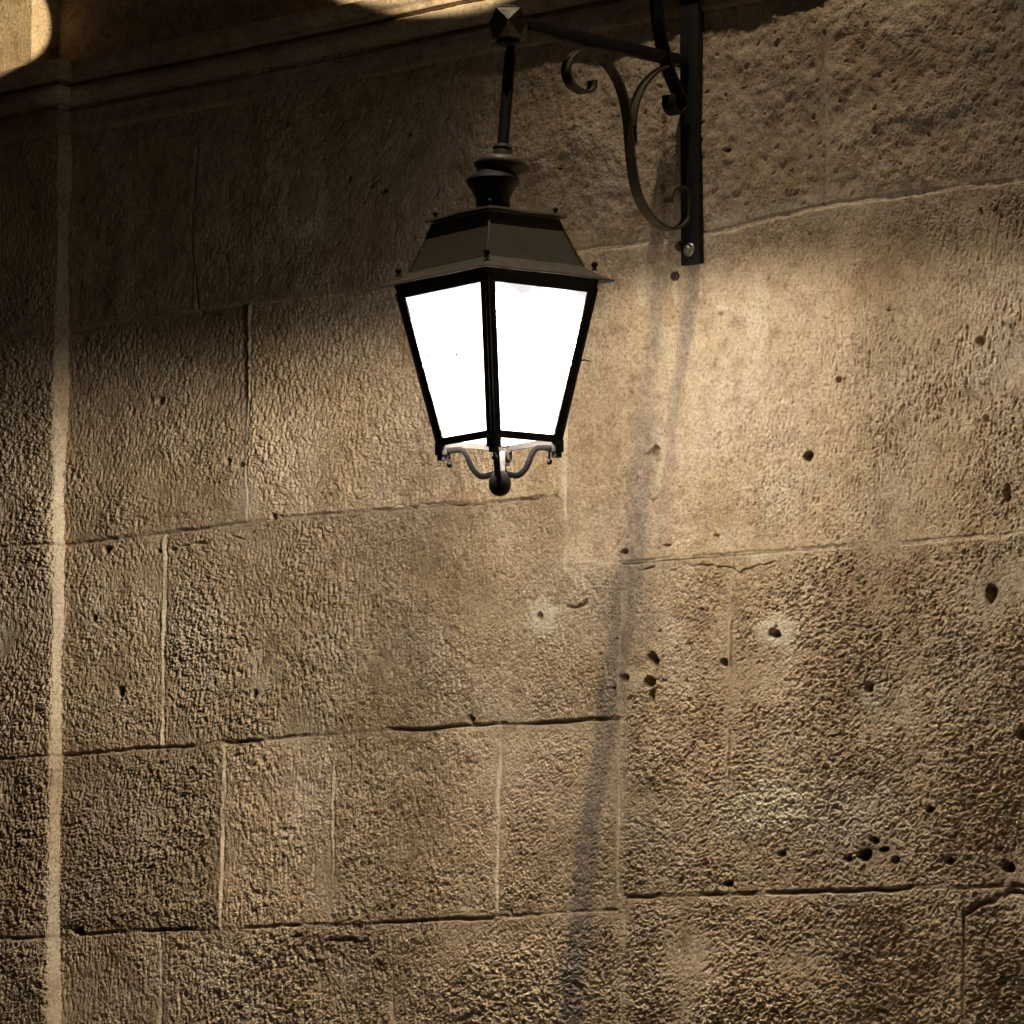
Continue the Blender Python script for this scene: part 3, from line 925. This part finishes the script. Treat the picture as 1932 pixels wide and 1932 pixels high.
loft(bm, [wavy_ring(.100, .690, 0, 3), wavy_ring(.126, .687, .0022, 3), wavy_ring(.1285, .681, .0022, 3), wavy_ring(.1265, .679, .0022, 3), wavy_ring(.110, .676, 0, 3)], cap=False)
bm.faces.new([bm.verts.new(p) for p in sqr(.101, .6895)])
plate = obj('top_plate', bm, MAT_ROOF, roof)
bm = bmesh.new()
loft(bm, [wavy_ring(.154, .556, 0, 5), wavy_ring(.158, .551, 0, 5), wavy_ring(.185, .531, .0008, 5), wavy_ring(.212, .517, .0016, 5), wavy_ring(.2135, .5135, .0016, 5),
          wavy_ring(.211, .512, .0016, 5), wavy_ring(.185, .524, .0008, 5), wavy_ring(.150, .540, 0, 5)], cap=False)
eave = obj('eave', bm, MAT_ROOF, roof)
for hs, z, rr, host in ((.1085, .688, .0068, plate), (.177, .541, .0082, eave)):
    for sx, sy in SQ:
        bm = bmesh.new()
        p = Matrix.Translation((sx * hs, sy * hs, z))
        lathe(bm, [(rr * .95, 0), (rr * .8, rr * .5), (rr * .5, rr * .7), (rr * .5, rr * 1.2)], BODY @ p, 12)
        ball(bm, Vector((0, 0, rr * 1.9)), rr, BODY @ p)
        o = obj('ball_finial', bm, MAT_FRAME, host)
        # sub-part level only: finials belong to the roof
        o.parent = roof
        o.location = Vector((0, 0, 0))

# corner posts: angle profile + half round bead
for k, (sx, sy) in enumerate(SQ):
    bm = bmesh.new()
    rings = []
    for z in (ZB - .004, ZT + .012):
        h = hs_at(z)
        w, t = .0265, .0045
        loc = [(h, h), (h - w, h), (h - w, h - t), (h - t, h - t), (h - t, h - w), (h, h - w)]
        rings.append([BODY @ Vector((sx * a, sy * b2, z)) for a, b2 in loc])
    loft(bm, rings)
    tube(bm, [BODY @ Vector((sx * (hs_at(z) - .001), sy * (hs_at(z) - .001), z)) for z in (ZB, ZT + .005)], .0052, 10)
    post = obj('corner_post', bm, MAT_FRAME, la)
    if k == 1:
        bm = bmesh.new()
        h = hs_at(.312)
        tube(bm, [BODY @ Vector((h - .004, h - .004, .312)), BODY @ Vector((h + .010, h + .010, .313)), BODY @ Vector((h + .019, h + .019, .309))], [.0022, .0018, .0012], 6)
        obj('latch_pin', bm, MAT_FRAME, post)
# rails
bm = bmesh.new()
z0, z1 = .484, .522
loft(bm, [sqr(hs_at(z0) - .002, z0), sqr(hs_at(z1) + .001, z1), sqr(hs_at(z1) - .012, z1), sqr(hs_at(z0) - .012, z0), sqr(hs_at(z0) - .002, z0)], cap=False)
obj('top_rail', bm, MAT_FRAME, la)
bm = bmesh.new()
z0, z1 = .1035, .1215
loft(bm, [sqr(hs_at(z0) + .002, z0), sqr(hs_at(z1) + .002, z1), sqr(hs_at(z1) - .0045, z1), sqr(hs_at(z0) - .0045, z0), sqr(hs_at(z0) + .002, z0)], cap=False)
obj('bottom_rail', bm, MAT_FRAME, la)
# glass
for i in range(4):
    j = (i + 1) % 4
    bm = bmesh.new()
    z0, z1 = .118, .488
    q = []
    for z, (sx, sy) in ((z0, SQ[i]), (z0, SQ[j]), (z1, SQ[j]), (z1, SQ[i])):
        h = hs_at(z) - .006
        q.append(BODY @ Vector((sx * h, sy * h, z)))
    bm.faces.new([bm.verts.new(p) for p in q])
    obj('glass_pane', bm, GLASS, la)
# feet, straps and bottom ball
for sx, sy in SQ:
    bm = bmesh.new()
    h = hs_at(.094)
    for hh, za, zc in ((.0135, .080, .110), (.0095, .066, .081)):
        cx = h - .006
        loft(bm, [[BODY @ Vector((sx * cx + a * hh, sy * cx + b2 * hh, z)) for a, b2 in ((-1, -1), (1, -1), (1, 1), (-1, 1))] for z in (za, zc)])
    foot = obj('foot', bm, MAT_FRAME, la, bevel=.001)
    bm = bmesh.new()
    cx = h - .019
    lathe(bm, [(.003, .082), (.003, .066), (.005, .062)], BODY @ Matrix.Translation((sx * cx, sy * cx, 0)), 10)
    ball(bm, Vector((sx * cx, sy * cx, .055)), .0075, BODY)
    obj('ball_drop', bm, MAT_FRAME, foot)
    bm = bmesh.new()
    dirv = Vector((sx, sy, 0)).normalized()
    pts = [(.132, .090), (.112, .0925), (.096, .0915), (.084, .080), (.075, .058), (.064, .037), (.048, .0235), (.030, .0245), (.012, .029)]
    path = spline([BODY @ (dirv * r + Vector((0, 0, z))) for r, z in pts], 5)
    side = (BODY.to_3x3() @ Vector((-dirv.y, dirv.x, 0))).normalized()
    strap(bm, path, .0155, .0140, side)
    obj('support_strap', bm, MAT_FRAME, la, bevel=.0012)
bm = bmesh.new()
lathe(bm, [(.012, .036), (.020, .030), (.024, .022), (.0275, .010), (.0285, .0), (.0265, -.011), (.0215, -.020), (.013, -.026), (.003, -.0285)], BODY, 28)
obj('bottom_ball', bm, MAT_FRAME, la)
# bulb and holder
bm = bmesh.new()
lathe(bm, [(.05, .553), (.05, .535), (.022, .528), (.020, .500), (.018, .490)], BODY, 20)
obj('lamp_holder', bm, MAT_STEEL, la)
bm = bmesh.new()
lathe(bm, [(.015, .490), (.017, .480), (.028, .462), (.034, .445), (.034, .432), (.027, .415), (.012, .405), (.002, .403)], BODY, 24)
obj('bulb', bm, BULB, la)

# ------------------------------------------------------------------ light
LAMP = 5.3
OVER = 560
def lamp(name, typ, loc, power, color, **kw):
    l = bpy.data.lights.new(name, typ)
    l.energy = power
    l.color = color
    for k, v in kw.items():
        setattr(l, k, v)
    o = bpy.data.objects.new(name, l)
    o.location = loc
    COL.objects.link(o)
    return o


def aim(o, target):
    o.rotation_euler = (Vector(target) - o.location).to_track_quat('-Z', 'Y').to_euler()


for k in range(5):                              # five small lamps in a ring round the holder
    aa = R(20 + 72 * k)
    o = lamp('lantern_light', 'POINT', BODY @ Vector((.08 * math.cos(aa), .08 * math.sin(aa), .405)), 1.0, (1, .95, .85), shadow_soft_size=.025)
    l = o.data
    l.use_nodes = True
    nt = l.node_tree
    em = nt.nodes['Emission']
    geo = nt.nodes.new('ShaderNodeNewGeometry')
    sp = nt.nodes.new('ShaderNodeSeparateXYZ')
    nt.links.new(geo.outputs['Incoming'], sp.inputs[0])

    def mth(op, a, b=None, c=None):
        n = nt.nodes.new('ShaderNodeMath'); n.operation = op
        for q, v in enumerate((a, b, c)):
            if v is None: continue
            if isinstance(v, (int, float)): n.inputs[q].default_value = v
            else: nt.links.new(v, n.inputs[q])
        return n.outputs[0]
    # batwing distribution of the luminaire: stronger towards low and flat angles, cut off upwards
    y2 = mth('MULTIPLY', sp.outputs[1], sp.outputs[1])
    wing = mth('POWER', mth('MAXIMUM', y2, .11), -1.12)
    thr = mth('MULTIPLY_ADD', y2, .32, .03)
    mr = nt.nodes.new('ShaderNodeMapRange'); mr.interpolation_type = 'SMOOTHSTEP'
    nt.links.new(mth('SUBTRACT', sp.outputs[2], thr), mr.inputs[0])
    for q, v in enumerate((-.14, .09, 1.0, .02)): mr.inputs[q + 1].default_value = v
    dn2 = nt.nodes.new('ShaderNodeMapRange'); dn2.interpolation_type = 'SMOOTHSTEP'
    nt.links.new(sp.outputs[2], dn2.inputs[0])
    for q, v in enumerate((-.975, -.90, .05, 1.0)): dn2.inputs[q + 1].default_value = v
    nt.links.new(mth('MULTIPLY', mth('MULTIPLY', wing, mr.outputs[0]), mth('MULTIPLY', dn2.outputs[0], LAMP)), em.inputs['Strength'])
# street lamps out of the picture throw two patches on the wall above the cornice
o = lamp('far_street_lamp', 'SPOT', (6.0, -4.6, 6.3), 9000, (1, .89, .64), shadow_soft_size=.012, spot_size=R(1.6), spot_blend=.05)
pz = on_wall(-6, 68, -.105)
aim(o, (pz[0], -.105, pz[1]))
o = lamp('far_street_lamp', 'SPOT', (1.0, -8.0, 6.5), 7500, (1, .89, .66), shadow_soft_size=.02, spot_size=R(15.0), spot_blend=.02)
aim(o, (-.70, 0, 5.61))

o = lamp('overhead_street_lamp', 'SPOT', (.59, -1.25, 8.2), OVER, (1, .90, .76), shadow_soft_size=.03, spot_size=R(36), spot_blend=1.0)
aim(o, (.10, 0, 1.4))
sun = lamp('fill_sun', 'SUN', (1.3, -2.1, 9), 0.03, (1, .88, .70), angle=R(10))  # faint warm fill added from above, no moon behind it
aim(sun, (0, 0, 3.0))

w = bpy.data.worlds.new('World')
S.world = w
w.use_nodes = True
nt = w.node_tree
bg = nt.nodes['Background']
sky = nt.nodes.new('ShaderNodeTexSky')
sky.sky_type = 'NISHITA'
sky.sun_disc = False
sky.sun_elevation = R(1.0)
sky.sun_rotation = R(160)
tint = nt.nodes.new('ShaderNodeMix'); tint.data_type = 'RGBA'
tint.inputs[0].default_value = .75
nt.links.new(sky.outputs[0], tint.inputs[6])
tint.inputs[7].default_value = (.60, .50, .40, 1)
nt.links.new(tint.outputs[2], bg.inputs[0])
bg.inputs[1].default_value = 0.020

S.view_settings.view_transform = 'Standard'
S.view_settings.look = 'None'
S.view_settings.gamma = 1
S.view_settings.exposure = 0
S.render.engine = 'CYCLES'
S.cycles.max_bounces = 5
S.cycles.use_denoising = True
